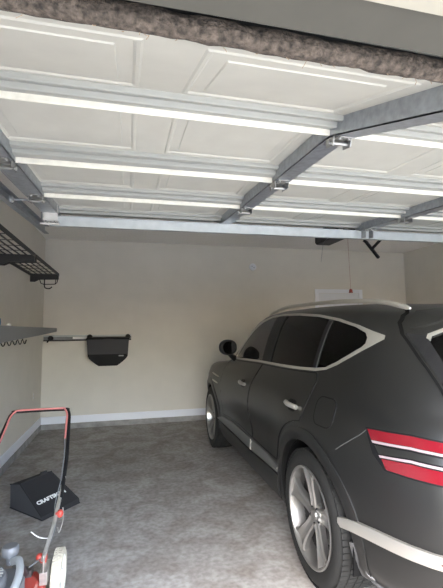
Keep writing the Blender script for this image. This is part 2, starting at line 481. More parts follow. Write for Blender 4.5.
        # tail gate seam
        sm = [(-.52, 1.665), (-.60, 1.62), (-.637, 1.58), (-.662, 1.52), (-.676, 1.40), (-.684, 1.26), (-.70, 1.12), (-.715, 1.065)]
        strip('tailgate_seam', T, sm, [(a+.009, b-.002) for a, b in sm], rear, .006, .008, 'liner', car, closed=False, **P)
        patch('spoiler_fin', T, [(-.648, 1.522), (-.60, 1.512), (-.612, 1.42), (-.63, 1.29), (-.668, 1.27), (-.660, 1.40)], rear, .005, .006, 'gloss', car, **P)
        # roof rail
        rp = [(-.655, 1.46, 1.688), (-.664, 1.30, 1.722), (-.672, 1.02, 1.748), (-.672, .66, 1.752), (-.668, .16, 1.742), (-.662, -.20, 1.722), (-.654, -.42, 1.698), (-.640, -.60, 1.655)]
        pp = catmull(rp, 5); sg = -1 if mir else 1
        MB().tube([(p.x*sg, p.y, p.z) for p in pp], [.007]+[.0145]*(len(pp)-3)+[.013, .006], 10).build('roof_rail', 'satin', car)
        # fender vents
        vt = MB()
        for (y0, y1, z0) in ((2.42, 2.80, .985), (2.46, 2.74, .905)):
            q = [onbody(T, side, y0+(y1-y0)*k/5, z0+.012*k/5, .006)[0] for k in range(6)]
            vt.tube([(p.x*sg, p.y, p.z) for p in q], [.004]+[.009]*4+[.006], 8)
        vt.build('fender_vent', 'satin', car)
        # mirror
        mm = MB(); k0 = len(mm.v)
        mm.ball((0, 0, 0), 1, n=12)
        for i in range(len(mm.v)):
            v = mm.v[i]; x, y, z = v
            y2 = y*.085 if y < 0 else y*.16
            if y < 0: y2 = max(y2, -.045)
            mm.v[i] = Vector(((-1.0+x*.098)*sg, 1.86+y2, 1.365+math.copysign(abs(z)**.8, z)*.086+.0*x))
        mo = mm.build('side_mirror', 'seal', car)
        st = MB(); st.tube([(-.90*sg, 1.94, 1.235), (-.95*sg, 1.91, 1.27), (-.985*sg, 1.88, 1.31)], [.035, .028, .035], 8); st.build('mirror_arm', 'gloss', mo)
        mg = MB(); mg.lathe([(.001, 1.811), (.9, 1.811), (.9, 1.815)], 28, 1)
        for i in range(len(mg.v)):
            v = mg.v[i]; mg.v[i] = Vector(((-1.0+v.x*.086)*sg, v.y-.004+v.x*.024, 1.365+v.z*.075))
        mg.build('mirror_glass', 'mirror', mo)
        # headlamp
        patch('headlight', T, [(.86, .90), (.50, .90), (.50, .87), (.84, .87)] if False else [(-.90, .93), (-.62, .91), (-.62, .80), (-.88, .82)], front, .01, .012, 'whitelens', car, **P)
    # wheels
    for (x, y, sg) in ((-.838, 0, -1), (-.838, 2.955, -1), (.838, 0, 1), (.838, 2.955, 1)):
        M, ty, rim = make_wheel(x, y, sg)
        w = rim.xf(M).build('wheel', 'rimsilver', car, ang=30)
        tag(w, 'silver alloy wheel with five broad spokes')
        ty.name = 'tyre'; ty.parent = w
        for k in range(5): spoke_mb(k).xf(M).build('spoke', 'rimsilver', w, ang=30)
        MB().lathe([(.262, .045), (.255, -.10), (.275, -.128), (.284, -.125), (.265, -.10), (.271, .045)], 64, 0, close=True).xf(M).build('rim_barrel', 'barrel', w)
        MB().lathe([(.001, .0), (.250, .0), (.254, -.012), (.001, -.012)], 48, 0).xf(M).build('brake_shield', 'liner', w)
        hb = MB(); hb.lathe([(.001, .104), (.026, .104), (.031, .100), (.033, .090), (.074, .088), (.080, .078), (.080, .03)], 40, 0); hb.xf(M).build('hub', 'rimsilver', w)
        for k in range(5):
            a = 2*PI*k/5+PI/2+PI/5
            MB().lathe([(.001, .098), (.010, .098), (.012, .094), (.012, .07)], 6, 0, (0, math.cos(a)*.055, math.sin(a)*.055)).xf(M).build('lug_nut', 'seal', w)
        dk = MB(); dk.lathe([(.001, .045), (.165, .045), (.165, .015), (.001, .015)], 48, 0); dk.xf(M).build('brake_disc', 'steel', w)
        MB().prism([(-.19, .02), (-.10, .15), (-.04, .13), (-.10, .0)], 0, .005, .065).xf(M).build('brake_caliper', 'seal', w, bevel=.006)
    # spoiler, tail gate, glass at front and rear
    sp = [(-.54, 1.635), (-.595, 1.60), (-.622, 1.545), (-.58, 1.555), (-.50, 1.582), (-.3, 1.60), (0, 1.608), (.3, 1.60), (.50, 1.582), (.58, 1.555), (.622, 1.545), (.595, 1.60), (.54, 1.635), (.35, 1.655), (0, 1.665), (-.35, 1.655)]
    patch('rear_spoiler', T, sp, rear, .014, .03, 'paint', car)
    tg = [(-.63, 1.25), (-.5, 1.20), (0, 1.18), (.5, 1.20), (.63, 1.25), (.665, 1.25), (.69, 1.10), (.70, 1.075), (-.70, 1.075), (-.69, 1.10), (-.665, 1.25)]
    patch('tailgate', T, tg, rear, .005, .006, 'paint', car)
    patch('tailgate_panel', T, [(-.46, 1.06), (.46, 1.06), (.52, .90), (.50, .70), (-.50, .70), (-.52, .90)], rear, .005, .006, 'paint', car)
    patch('number_plate', T, rounded(0, .90, .31, .155, .01), rear, .014, .008, 'plate', car)
    patch('rear_window', T, rw, rear, -.006, .004, 'privacy', car)
    strip('rear_window_glint', T, [(-.606, 1.497), (-.590, 1.519), (-.483, 1.565), (-.2, 1.582), (0, 1.585), (.2, 1.582), (.483, 1.565), (.590, 1.519), (.606, 1.497)],
          [(-.600, 1.487), (-.583, 1.512), (-.48, 1.556), (-.2, 1.574), (0, 1.577), (.2, 1.574), (.48, 1.556), (.583, 1.512), (.600, 1.487)], rear, .006, .010, 'satin', car, closed=False)  # bright strip standing in for a reflection along the glass's top edge
    patch('windscreen', T, ws, front, -.006, .004, 'clearglass', car)
    patch('grille', T, [(-.45, .90), (.45, .90), (.40, .60), (0, .42), (-.40, .60)], front, .008, .01, 'gloss', car)
    # cabin
    db = MB(); db.prism([(1.55, .95), (1.50, 1.10), (1.62, 1.17), (2.30, 1.15), (2.35, .90), (1.7, .6)], 0, -.70, .70); db.build('dashboard', 'liner', car, bevel=.02)
    MB().box(-.78, .78, -.8, 2.3, .42, .46).build('cabin_floor', 'liner', car)
    sw = MB(); R = Matrix.Translation(Vector((-.38, 1.36, 1.10))) @ Matrix.Rotation(math.radians(-65), 4, 'X')
    sw.tube([(math.cos(a)*.185, math.sin(a)*.185, 0) for a in [2*PI*k/32 for k in range(32)]], .016, 8, closed=True)
    sw.tube([(-.18, 0, 0), (0, 0, -.02), (.18, 0, 0)], .02, 6); sw.tube([(0, -.18, 0), (0, 0, -.02)], .02, 6); sw.ball((0, 0, -.01), .06, (1, 1, .5))
    sw.tube([(0, 0, 0), (0, 0, -.25)], .03, 8)
    sw.xf(R).build('steering_wheel', 'seal', car)
    def seat(x, y, w, name, heads):
        s = MB(); s.prism([(y-.02, .62), (y+.50, .66), (y+.52, .60), (y+.48, .46), (y, .46)], 0, x-w/2, x+w/2)
        s.prism([(y+.06, .58), (y-.05, .58), (y-.28, 1.20), (y-.22, 1.24), (y-.14, 1.20)], 0, x-w/2+.02, x+w/2-.02)
        so_ = s.build(name, 'seatgrey', car, bevel=.03)
        for hx in heads:
            MB().prism([(y-.31, 1.27), (y-.20, 1.27), (y-.18, 1.34), (y-.22, 1.44), (y-.29, 1.45), (y-.33, 1.38)], 0, hx-.12, hx+.12).tube([(hx, y-.25, 1.15), (hx, y-.25, 1.3)], .02, 6).build('headrest', 'seatgrey', so_, bevel=.02)
    seat(-.38, .85, .52, 'front_seat', [-.38]); seat(.38, .85, .52, 'front_seat', [.38]); seat(0, -.08, 1.30, 'rear_seat', [-.42, .42])
    return car
# ------------------------------------------------------------------ the room
mat('wallpaint', (.68, .65, .59), .85, noise=(3, .03), bump=(90, .25, .003))
mat('ceilpaint', (.86, .84, .81), .9, noise=(40, .06), bump=(60, .6, .006))
mat('trimwhite', (.80, .82, .88), .5)
mat('doorwhite', (.74, .76, .80), .5)
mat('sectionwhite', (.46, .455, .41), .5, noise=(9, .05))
mat('railwhite', (.72, .70, .62), .45, noise=(30, .08))
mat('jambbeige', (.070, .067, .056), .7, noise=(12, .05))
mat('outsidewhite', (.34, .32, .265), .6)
mat('curb', (.30, .29, .28), .85, noise=(8, .25), bump=(40, .4, .004))
mat('seal_dirty', (.088, .070, .056), .95, noise=(95, .75, 12), bump=(130, 1., .012))
mat('cobweb', (.36, .27, .19), .9)
mat('galv', (.34, .36, .385), .40, .7, noise=(45, .16))
mat('galvlight', (.47, .50, .51), .5, .35, noise=(25, .06))
mat('hinge', (.36, .36, .35), .38, .85)
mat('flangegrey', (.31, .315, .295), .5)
mat('plategalv', (.62, .61, .58), .45, .4)
mat('cordred', (.36, .17, .14), .7)
mat('handlered', (.22, .03, .025), .5)
mat('black', (.012, .012, .013), .5, spec=.2)
mat('darkmetal', (.035, .035, .035), .55, spec=.3)
mat('greymetal', (.20, .21, .22), .45, .3)
mat('blue', (.10, .20, .42), .4)
mat('white', (.8, .8, .78), .5)
mat('pink', (.58, .20, .19), .5)
mat('red', (.52, .07, .05), .4)
mat('mowertyre', (.50, .46, .37), .8, noise=(60, .15))
mat('mowerhub', (.75, .74, .70), .6)
mat('bagcloth', (.032, .031, .032), .85, spec=.15, bump=(220, .4, .002))
mat('bagmesh', (.070, .070, .074), .85, spec=.15, bump=(300, .6, .003))
mat('enginegrey', (.20, .205, .215), .5, .3)
mat('alu', (.55, .54, .50), .4, .8, noise=(30, .15))
mat('concrete_out', (.40, .395, .35), .9, noise=(5, .08))

def floor_material():
    m = bpy.data.materials.new('floor_concrete'); m.use_nodes = True; nt = m.node_tree; b = nt.nodes['Principled BSDF']
    tc = nt.nodes.new('ShaderNodeTexCoord')
    def noise(s, d, dist=0.):
        n = nt.nodes.new('ShaderNodeTexNoise'); n.inputs['Scale'].default_value = s; n.inputs['Detail'].default_value = d; n.inputs['Distortion'].default_value = dist
        nt.links.new(tc.outputs['Object'], n.inputs['Vector']); return n
    def ramp(n, a, ca, b_, cb):
        r = nt.nodes.new('ShaderNodeValToRGB'); r.color_ramp.elements[0].position = a; r.color_ramp.elements[1].position = b_
        r.color_ramp.elements[0].color = (*ca, 1); r.color_ramp.elements[1].color = (*cb, 1); nt.links.new(n.outputs['Fac'], r.inputs['Fac']); return r
    def mul(a, b_, f=1.):
        x = nt.nodes.new('ShaderNodeMix'); x.data_type = 'RGBA'; x.blend_type = 'MULTIPLY'; x.inputs['Factor'].default_value = f
        nt.links.new(a, x.inputs['A']); nt.links.new(b_, x.inputs['B']); return x.outputs['Result']
    base = ramp(noise(1.1, 8, .6), .32, (.33, .312, .288), .68, (.445, .43, .405))
    st = ramp(noise(3.2, 9, 1.2), .40, (.68, .64, .60), .60, (1, 1, 1))
    sp = ramp(noise(26, 6), .36, (.72, .70, .68), .62, (1.06, 1.06, 1.06))
    dk = ramp(noise(.9, 4, 2.), .55, (1, 1, 1), .72, (.74, .70, .66))
    c = mul(mul(mul(base.outputs['Color'], st.outputs['Color'], .75), sp.outputs['Color'], .8), dk.outputs['Color'], .8)
    nt.links.new(c, b.inputs['Base Color']); b.inputs['Roughness'].default_value = .72; b.inputs['Specular IOR Level'].default_value = .3
    bp = nt.nodes.new('ShaderNodeBump'); bp.inputs['Strength'].default_value = .35; bp.inputs['Distance'].default_value = .004
    nt.links.new(noise(50, 6).outputs['Fac'], bp.inputs['Height']); nt.links.new(bp.outputs['Normal'], b.inputs['Normal'])
    MATS['floor'] = m
floor_material()

XL, XR, YB, HC = -1.345, 5.526, 6.962, 3.10
def struct(name, mb, m, parent=None, **k):
    o = mb.build(name, m, parent, **k)
    if parent is None: o['kind'] = 'structure'
    return o
struct('floor', MB().box(XL-.15, XR+.15, .22, YB+.15, -.12, 0), 'floor', smooth=False)
struct('driveway', MB().box(-9, 14, -14, .22, -.14, -.015), 'concrete_out', smooth=False)
struct('wall_left', MB().box(XL-.12, XL, .22, YB+.12, 0, HC+.1), 'wallpaint', smooth=False)
struct('wall_right', MB().box(XR, XR+.12, .22, YB+.12, 0, HC+.1), 'wallpaint', smooth=False)
struct('wall_back', MB().box(XL, XR, YB, YB+.12, 0, HC+.1), 'wallpaint', smooth=False)
struct('ceiling', MB().box(XL, XR, .40, YB, HC, HC+.1), 'ceilpaint', smooth=False)
OX0, OX1, OZ = -.50, 4.06, 2.0
w = MB().box(XL, OX0-.03, .30, .44, 0, HC).box(OX1+.03, XR, .30, .44, 0, HC).box(OX0-.03, OX1+.03, .30, .44, OZ+.03, HC)
struct('wall_front', w, 'outsidewhite', smooth=False)
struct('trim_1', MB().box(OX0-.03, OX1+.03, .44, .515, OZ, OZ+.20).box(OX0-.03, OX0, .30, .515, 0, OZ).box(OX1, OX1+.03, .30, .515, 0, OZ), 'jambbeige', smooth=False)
struct('trim_2', MB().box(OX0-.12, OX1+.12, .27, .438, OZ-.006, OZ+.12), 'outsidewhite', smooth=False)
# concrete curb under white baseboards
cz = .085
struct('trim_3', MB().box(XL, XR, YB-.02, YB, 0, cz), 'curb', smooth=False)
struct('trim_4', MB().box(XL, XL+.02, .45, YB-.02, 0, cz), 'curb', smooth=False)
def board(name, mk):
    struct(name, mk, 'trimwhite', bevel=.004)
board('baseboard_back', MB().box(XL+.001, 3.46, YB-.014, YB-.0005, cz, cz+.115))
board('baseboard_left', MB().box(XL+.0005, XL+.014, .45, YB-.014, cz, cz+.115))
board('baseboard_right', MB().box(XR-.014, XR-.0005, .45, YB-.014, .0, .115))

# the house door in the back wall
dx0, dx1, dz = 3.50, 4.52, 2.325
dr = empty('door_1', ((dx0+dx1)/2, YB-.02, .20)); dr['kind'] = 'structure'
def rel(mb, e):
    mb.v = [v-e.location for v in mb.v]; return mb
c = MB().box(dx0, dx0+.075, YB-.022, YB-.0005, .2, dz).box(dx1-.075, dx1, YB-.022, YB-.0005, .2, dz).box(dx0+.075, dx1-.075, YB-.022, YB-.0005, dz-.075, dz)
rel(c, dr).build('door_casing', 'trimwhite', dr, bevel=.004)
l = MB().box(dx0+.08, dx1-.08, YB-.010, YB-.001, .21, dz-.08)
rel(l, dr).build('door_leaf', 'doorwhite', dr, bevel=.003)
for (a, b_, z0, z1) in ((dx0+.16, dx0+.46, 1.5, dz-.2), (dx0+.56, dx0+.86, 1.5, dz-.2), (dx0+.16, dx0+.46, .5, 1.35), (dx0+.56, dx0+.86, .5, 1.35)):
    rel(MB().box(a, b_, YB-.014, YB-.009, z0, z1), dr).build('door_panel', 'doorwhite', dr, bevel=.004)
rel(MB().ball((dx1-.14, YB-.05, 1.2), .03).box(dx1-.15, dx1-.13, YB-.05, YB-.009, 1.19, 1.21), dr).build('door_handle', 'steel', dr)
struct('trim_5', MB().box(3.46, 4.56, YB-.30, YB-.02, 0, .19), 'curb', smooth=False)

# ------------------------------------------------------------------ sectional garage door raised overhead
W0, W1 = -.49, 4.05
A1 = math.asin(.19/.533)     # the lowest section still hangs in the curve of the track
T2 = .0806
def D(x, s, h):
    """x across, s along the door from its lower edge inwards, h below the skin"""
    if s <= .533:
        c, sn = math.cos(A1), math.sin(A1); y = .592+s*c+h*sn; z = 2.029+s*sn-h*c
    else:
        q = s-.533; t = math.atan(T2); y0 = .592+.533*math.cos(A1); z0 = 2.029+.533*math.sin(A1)
        y = y0+q*math.cos(t)+h*math.sin(t); z = z0+q*math.sin(t)-h*math.cos(t)
    return Vector((x, y+.0195*x, z+.0092*x))
gd = empty('garage_door', D(1.85, 0, 0))
tag(gd, 'white panelled sectional garage door raised overhead on galvanized tracks', 'garage door')
def dbox(mb, x0, x1, s0, s1, h0, h1, eps=0):
    vs = [D(x, s, h)-gd.location for h in (h0, h1) for s in (s0, s1) for x in (x0, x1)]
    return mb.add(vs, [(0, 2, 3, 1), (4, 5, 7, 6), (0, 1, 5, 4), (2, 6, 7, 3), (0, 4, 6, 2), (1, 3, 7, 5)])
NP = 8; PW = (W1-W0)/NP; E = 1e-4
for k in range(4):
    s0 = .533*k+(E if k else 0)+.002; s1 = .533*(k+1)-.002
    m = MB()
    for p in range(NP):
        x0 = W0+p*PW; x1 = x0+PW
        R = [((x0, x1, s0, s1), 0.0)]
        a, b_, c_, d_ = x0+.055, x1-.055, s0+.055, s1-.105
        for ins, h in ((0, 0.0), (.005, .0028), (.012, .0028), (.018, -.0015), (.050, -.0005), (.053, .0022), (.057, .0022)):
            R.append(((a+ins, b_-ins, c_+ins, d_-ins), h))
        V = []
        for (q, h) in R:
            V += [D(q[0], q[2], h)-gd.location, D(q[1], q[2], h)-gd.location, D(q[1], q[3], h)-gd.location, D(q[0], q[3], h)-gd.location]
        F = []
        for i in range(len(R)-1):
            for j in range(4): F.append((i*4+j, i*4+(j+1) % 4, (i+1)*4+(j+1) % 4, (i+1)*4+j))
        n = len(R)-1; F.append((n*4, n*4+1, n*4+2, n*4+3))
        m.add(V, F)
    dbox(m, W0, W1, s0, s1, -.040, -.012)
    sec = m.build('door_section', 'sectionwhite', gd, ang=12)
    # stepped flange at the far edge and bright rail at the near edge
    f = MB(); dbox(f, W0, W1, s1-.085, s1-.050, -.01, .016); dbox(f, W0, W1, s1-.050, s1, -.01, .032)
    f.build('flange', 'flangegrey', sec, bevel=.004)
    if k:
        f = MB(); dbox(f, W0, W1, s0, s0+.020, -.01, .046); dbox(f, W0, W1, s0, s0+.009, .040, .051)
        f.build('rail', 'railwhite', sec, bevel=.003)
# stiles with hinges
SX = [(-.465, .075), (.665, .072), (1.765, .075), (2.88, .072), (4.01, .075)]
for i, (sx, wd) in enumerate(SX):
    for k in range(4):
        a, b_ = .533*k+.012, .533*(k+1)-.006
        m = MB()
        dbox(m, sx-wd/2, sx+wd/2, a, b_, .050, .054); dbox(m, sx-wd/2, sx-wd/2+.004, a, b_, 0, .054); dbox(m, sx+wd/2-.004, sx+wd/2, a, b_, 0, .054)
        if i == 0: dbox(m, sx-wd/2-.012, sx-wd/2, a, b_, 0, .055)
        m.build('stile', 'galv', gd)
    for k in (1, 2, 3):
        s = .533*k; m = MB()
        dbox(m, sx-.026, sx+.026, s-.065, s-.006, .055, .059); dbox(m, sx-.026, sx+.026, s+.010, s+.065, .055, .059)
        dbox(m, sx-.033, sx-.029, s-.035, s+.035, .052, .082); dbox(m, sx+.029, sx+.033, s-.035, s+.035, .052, .082)
        m.tube([D(sx-.040, s+.006, .074)-gd.location, D(sx+.040, s+.006, .074)-gd.location], .007, 10)
        for (dx, ds, hh) in ((-.016, -.045, .058), (.016, -.045, .058), (-.016, .05, .058), (.016, .05, .058)):
            m.tube([D(sx+dx, s+ds, hh-.002)-gd.location, D(sx+dx, s+ds, hh+.006)-gd.location], .006, 6)
        m.build('hinge', 'hinge', gd, bevel=.001)
        if i == 0:
            m = MB(); m.tube([D(sx-.035, s+.010, .070)-gd.location, D(sx-.112, s+.010, .070)-gd.location], .006, 8)
            m.tube([D(sx-.108, s+.010, .070)-gd.location, D(sx-.124, s+.010, .070)-gd.location], .020, 16)
            m.build('roller', 'greymetal', gd)
# top strut and brackets
m = MB(); dbox(m, W0, W1, 2.072, 2.078, .055, .115); dbox(m, W0, W1, 2.078, 2.118, .110, .115); dbox(m, W0, W1, 2.112, 2.118, .055, .110)
dbox(m, W0, W1, 2.056, 2.072, .055, .060); m.build('strut', 'galvlight', gd)
m = MB(); dbox(m, -.51, -.425, 1.98, 2.04, .100, .106); dbox(m, -.51, -.504, 1.98, 2.04, .0, .106); dbox(m, -.51, -.425, 1.98, 1.986, .0, .106)
m.tube([D(-.535, 2.035, .112)-gd.location, D(-.425, 2.035, .112)-gd.location], .006, 8); tr_ = m.build('top_bracket', 'plategalv', gd)
m = MB()
for (dx, ds) in ((-.02, .03), (.02, .03), (-.02, .075), (.02, .075), (0, .052)):
    m.tube([D(-.467+dx*1.2, 1.955+ds*.9, .104)-gd.location, D(-.467+dx*1.2, 1.955+ds*.9, .1075)-gd.location], .004, 8)
m.build('bracket_slot', 'black', tr_)
m = MB(); dbox(m, 1.715, 1.815, 1.90, 2.05, .056, .062); dbox(m, 1.73, 1.736, 1.99, 2.045, .062, .118); dbox(m, 1.794, 1.80, 1.99, 2.045, .062, .118)
for ds in (1.95, 1.99): m.tube([D(1.745, ds, .06)-gd.location, D(1.745, ds, .07)-gd.location], .008, 6).tube([D(1.785, ds, .06)-gd.location, D(1.785, ds, .07)-gd.location], .008, 6)
m.build('opener_bracket', 'hinge', gd, bevel=.001)
# rubber bottom seal with dirt
m = MB(); n = 230; vs = []; rnd = random.Random(3)
prof = [(.560, 2.036), (.556, 2.026), (.557, 2.013), (.565, 2.006), (.576, 2.005), (.585, 2.009), (.588, 2.018), (.588, 2.036)]
for i in range(n+1):
    x = W0+(W1-W0)*i/n
    for (yy, zz) in prof:
        j = rnd.uniform(-.0022, .0022); vs.append(Vector((x, yy+j+.0195*x, zz+rnd.uniform(-.0018, .0018)+.0092*x))-gd.location)
k = len(prof); fs = [(i*k+j, i*k+(j+1) % k, (i+1)*k+(j+1) % k, (i+1)*k+j) for i in range(n) for j in range(k)]
fs += [tuple(range(k)), tuple(n*k+j for j in range(k))[::-1]]
m.add(vs, fs); m.build('bottom_seal', 'seal_dirty', gd, ang=60)
m = MB(); dbox(m, W0, W1, -.004, .004, -.03, .006); m.build('seal_retainer', 'darkmetal', gd)
m = MB()
for i in range(90):
    x = rnd.uniform(W0+.1, 1.6) if i > 24 else rnd.uniform(.60, .72); s = rnd.uniform(.004, .04); L = rnd.uniform(.006, .02) if i > 6 else rnd.uniform(.02, .05)
    p0 = Vector((x, .575+.0195*x+s*.3, 2.010+.0092*x))-gd.location; p1 = p0+Vector((rnd.uniform(-1, 1), rnd.uniform(-.3, .6), rnd.uniform(-1, .2)))*L*.6; p2 = p1+Vector((rnd.uniform(-1, 1), rnd.uniform(-.5, .5), rnd.uniform(-1, .3)))*L*.6
    m.tube([p0, p1, p2], .0006, 4)
o = m.build('cobweb', 'cobweb', gd, smooth=False); o['kind'] = 'stuff'

# tracks
def track(xa, sgn, name, lab):
    m = MB()
    y0, y1 = .72, 3.20
    def tz(y): return 2.245+T2*(y-1.11)-.075+.0092*xa
    y0z, y1z = tz(y0), tz(y1)
    def bar(xx0, xx1, dz0, dz1):
        m.add([(x, y, tz(y)+dz) for y in (y0, y1) for dz in (dz0, dz1) for x in (xx0, xx1)], [(0, 1, 3, 2), (4, 6, 7, 5), (0, 4, 5, 1), (2, 3, 7, 6), (0, 2, 6, 4), (1, 5, 7, 3)])
    a = xa
    bar(*sorted((a, a-sgn*.003)), -.030, .030); bar(*sorted((a, a+sgn*.030)), -.030, -.027); bar(*sorted((a, a+sgn*.030)), .027, .030)
    bar(*sorted((a-sgn*.006, a-sgn*.003)), -.02, .06); bar(*sorted((a-sgn*.035, a-sgn*.003)), .057, .060)
    o = m.build(name, 'galv', None); tag(o, lab, 'track', 'galvanized door tracks')
    return tz
tz = track(-.625, 1, 'door_track', 'galvanized horizontal track carrying the left end of the raised door')
track(4.20, -1, 'door_track', 'galvanized horizontal track carrying the right end of the raised door')
# vertical legs and hangers of the tracks stand against the front wall and hang from the ceiling
for (xa, sgn) in ((-.625, 1), (4.20, -1)):
    for y, wh in ((3.10, 'inner'), (.70, 'front')):
        hgr = MB().box(*sorted((xa-sgn*.012, xa-sgn*.0065)), y, y+.03, tz(y)-.02, HC)
        o = hgr.build('track_hanger', 'galv', None); tag(o, 'galvanized strap holding the %s end of the %s door track to the ceiling' % (wh, 'left' if sgn > 0 else 'right'), 'hanger', 'track hanger straps')
    v = MB().box(*sorted((xa, xa+sgn*.003)), .53, .59, .03, 1.95).box(*sorted((xa, xa+sgn*.03)), .53, .533, .03, 1.95)
    o = v.build('vertical_track', 'galv', None); tag(o, 'upright galvanized track beside the %s jamb of the opening' % ('left' if sgn > 0 else 'right'), 'track')

# opener
op = empty('garage_door_opener', (1.97, 3.6, 2.42)); tag(op, 'dark garage door opener hanging from the ceiling behind the raised door', 'garage door opener')
def L(mb): mb.v = [v-Vector((1.97, 3.6, 2.42)) for v in mb.v]; return mb
L(MB().prism([(1.93, 2.465), (1.95, 2.445), (2.10, 2.445), (2.12, 2.465), (2.12, 2.58), (1.93, 2.58)], 1, 3.42, 3.80)).build('motor_housing', 'darkmetal', op, bevel=.008)
L(MB().box(1.995, 2.025, .53, 3.42, 2.50, 2.53)).build('opener_rail', 'galv', op)
s = L(MB().box(1.935, 1.955, 3.6, 3.62, 2.575, HC)); s.build('hanging_strap', 'galv', op); L(MB().box(2.095, 2.115, 3.6, 3.62, 2.575, HC)).build('hanging_strap', 'galv', op)
L(MB().box(1.94, 2.03, 3.15, 3.25, 2.44, 2.50)).build('trolley', 'black', op)
def arm_pt(px, py): return None
# opener arm and release cord
a = empty('opener_arm', (1.98, 2.85, 2.2)); tag(a, 'black two piece opener arm hanging below the far edge of the raised door', 'opener arm')
def LA(mb): mb.v = [v-Vector((1.98, 2.85, 2.2)) for v in mb.v]; return mb
LA(MB().tube([(1.965, 2.96, 2.305), (1.97, 2.94, 2.288), (1.995, 2.815, 2.13)], .014, 4)).build('straight_arm', 'black', a)
LA(MB().tube([(1.90, 2.71, 2.30), (2.016, 2.755, 2.300), (1.973, 2.875, 2.210)], .012, 4)).build('curved_arm', 'black', a)
c = MB().tube([(1.957, 3.2, 2.44), (1.957, 3.2, 2.33), (1.966, 3.2, 1.915)], .0013, 6)
rc = empty('release_cord', (1.966, 3.2, 2.439)); tag(rc, 'thin red release cord with a pull handle hanging before the white house door', 'release cord')
o = c; o.v = [v-Vector((1.966, 3.2, 2.44)) for v in o.v]; o.build('cord', 'cordred', rc)
h = MB().lathe([(.004, 0), (.014, -.008), (.017, -.022), (.012, -.034), (.004, -.038)], 16, 2, (0, 0, -.525)).tube([(-.018, 0, -.56), (0, 0, -.545), (.018, 0, -.56)], .006, 6)
h.build('pull_handle', 'handlered', rc)
o = L(MB().tube([(1.935, 3.46, 2.475), (1.87, 3.5, 2.40), (1.852, 3.5, 2.30), (1.846, 3.5, 2.26), (1.838, 3.5, 2.208)], .0014, 6)).build('antenna_wire', 'greymetal', op)

# round cover on the back wall, outlet on the left wall
e = empty('wall_cover', (2.258, YB-.012, 2.722)); tag(e, 'small round white cover plate high on the back wall', 'cover plate')
MB().lathe([(.001, -.010), (.055, -.010), (.068, -.002), (.068, .011), (.001, .011)], 36, 1).build('plate', 'doorwhite', e)
MB().tube([(math.cos(k*PI/12)*.058, -.009, math.sin(k*PI/12)*.058) for k in range(24)], .004, 6, closed=True).build('rim', 'white', e)
MB().ball((-.02, -.012, .01), .008).build('screw', 'steel', e)
MB().ball((.018, -.012, -.012), .008).build('screw', 'steel', e)
e = empty('wall_outlet', (XL+.004, 6.40, .62)); tag(e, 'small outlet plate low on the left wall near the back corner', 'outlet')
MB().box(-.003, .003, -.036, .036, -.058, .058).build('plate', 'wallpaint', e, bevel=.002)
for dz_ in (-.024, .024): MB().box(.003, .005, -.015, .015, dz_-.013, dz_+.013).build('socket', 'doorwhite', e)

# ------------------------------------------------------------------ shelves on the left wall
def shelf_deck(mb, x0, x1, y0, y1, z, nw=9, step=.045, r=.0035):
    n = int((y1-y0)/step)
    for i in range(n+1):
        y = y0+(y1-y0)*i/n; mb.tube([(x0, y, 0), (x1, y, 0)], r, 4)
    for i in range(nw):
        x = x0+(x1-x0)*i/(nw-1); mb.tube([(x, y0, -.005), (x, y1, -.005)], r, 4)
def upper_shelf(y0, y1, lab, hook):
    e = empty('wire_shelf', (XL, (y0+y1)/2, 2.38)); tag(e, lab, 'shelf', 'black wire shelves high on the left wall')
    x1 = .375; a, b_ = y0-(y0+y1)/2, y1-(y0+y1)/2
    m = MB()
    for i in range(6):
        x = .02+(x1-.04)*i/5; m.box(x-.010, x+.010, a, b_, -.006, -.002)
    for i in range(int((b_-a)/.24)+1):
        y = a+.005+i*.24; m.box(.005, x1-.005, y-.004, y+.004, -.002, .003)
    m.build('shelf_deck', 'darkmetal', e, smooth=False)
    MB().box(x1-.006, x1+.004, a, b_, -.030, .012).build('front_rail', 'darkmetal', e, bevel=.002)
    MB().box(.0, .008, a, b_, -.03, .012).build('wall_rail', 'darkmetal', e, bevel=.002)
    for yy in (a+.005, b_-.035):
        MB().prism([(0.0, -.115), (.06, -.115), (.12, -.085), (x1, -.078), (x1, -.006), (0, -.006)], 1, yy, yy+.03).build('bracket', 'darkmetal', e, bevel=.003)
    if hook:
        m = MB(); y = b_-.02
        m.tube([(.12, y, -.07), (.14, y, -.135), (.18, y, -.15), (.33, y, -.145), (.355, y, -.12), (.372, y, -.01)], .006, 8)
        m.tube([(.345, y, -.02), (.33, y, -.14)], .005, 8)
        m.build('basket_loop', 'black', e)
        m = MB().tube(catmull([(.19, y, -.05), (.19, y-.01, -.17), (.21, y-.01, -.205), (.26, y-.01, -.21), (.29, y-.01, -.185)], 5), .008, 8)
        m.build('hook', 'black', e)
upper_shelf(1.9, 4.52, 'black wire shelf high on the left wall, the nearer one of the two', False)
upper_shelf(4.56, 6.02, 'black wire shelf high on the left wall, the far one with a hanging hook', True)
e = empty('metal_shelf', (XL, 4.2, 1.60)); tag(e, 'long grey metal shelf on the left wall below the black wire shelves', 'shelf')
y0, y1 = -2.0, 1.68; x1 = .385
m = MB()
for i in range(8):
    x = .02+(x1-.04)*i/7; m.box(x-.008, x+.008, y0, y1, -.006, -.001)
for i in range(int((y1-y0)/.09)): m.box(.0, x1, y0+i*.09, y0+i*.09+.008, -.001, .003)
m.build('shelf_deck', 'greymetal', e, smooth=False)
MB().prism([(y0, -.17), (y0, .008), (y1, .008), (y1, -.040), (.9, -.072), (-.8, -.128)], 0, x1-.006, x1+.004).build('front_rail', 'greymetal', e, bevel=.002)
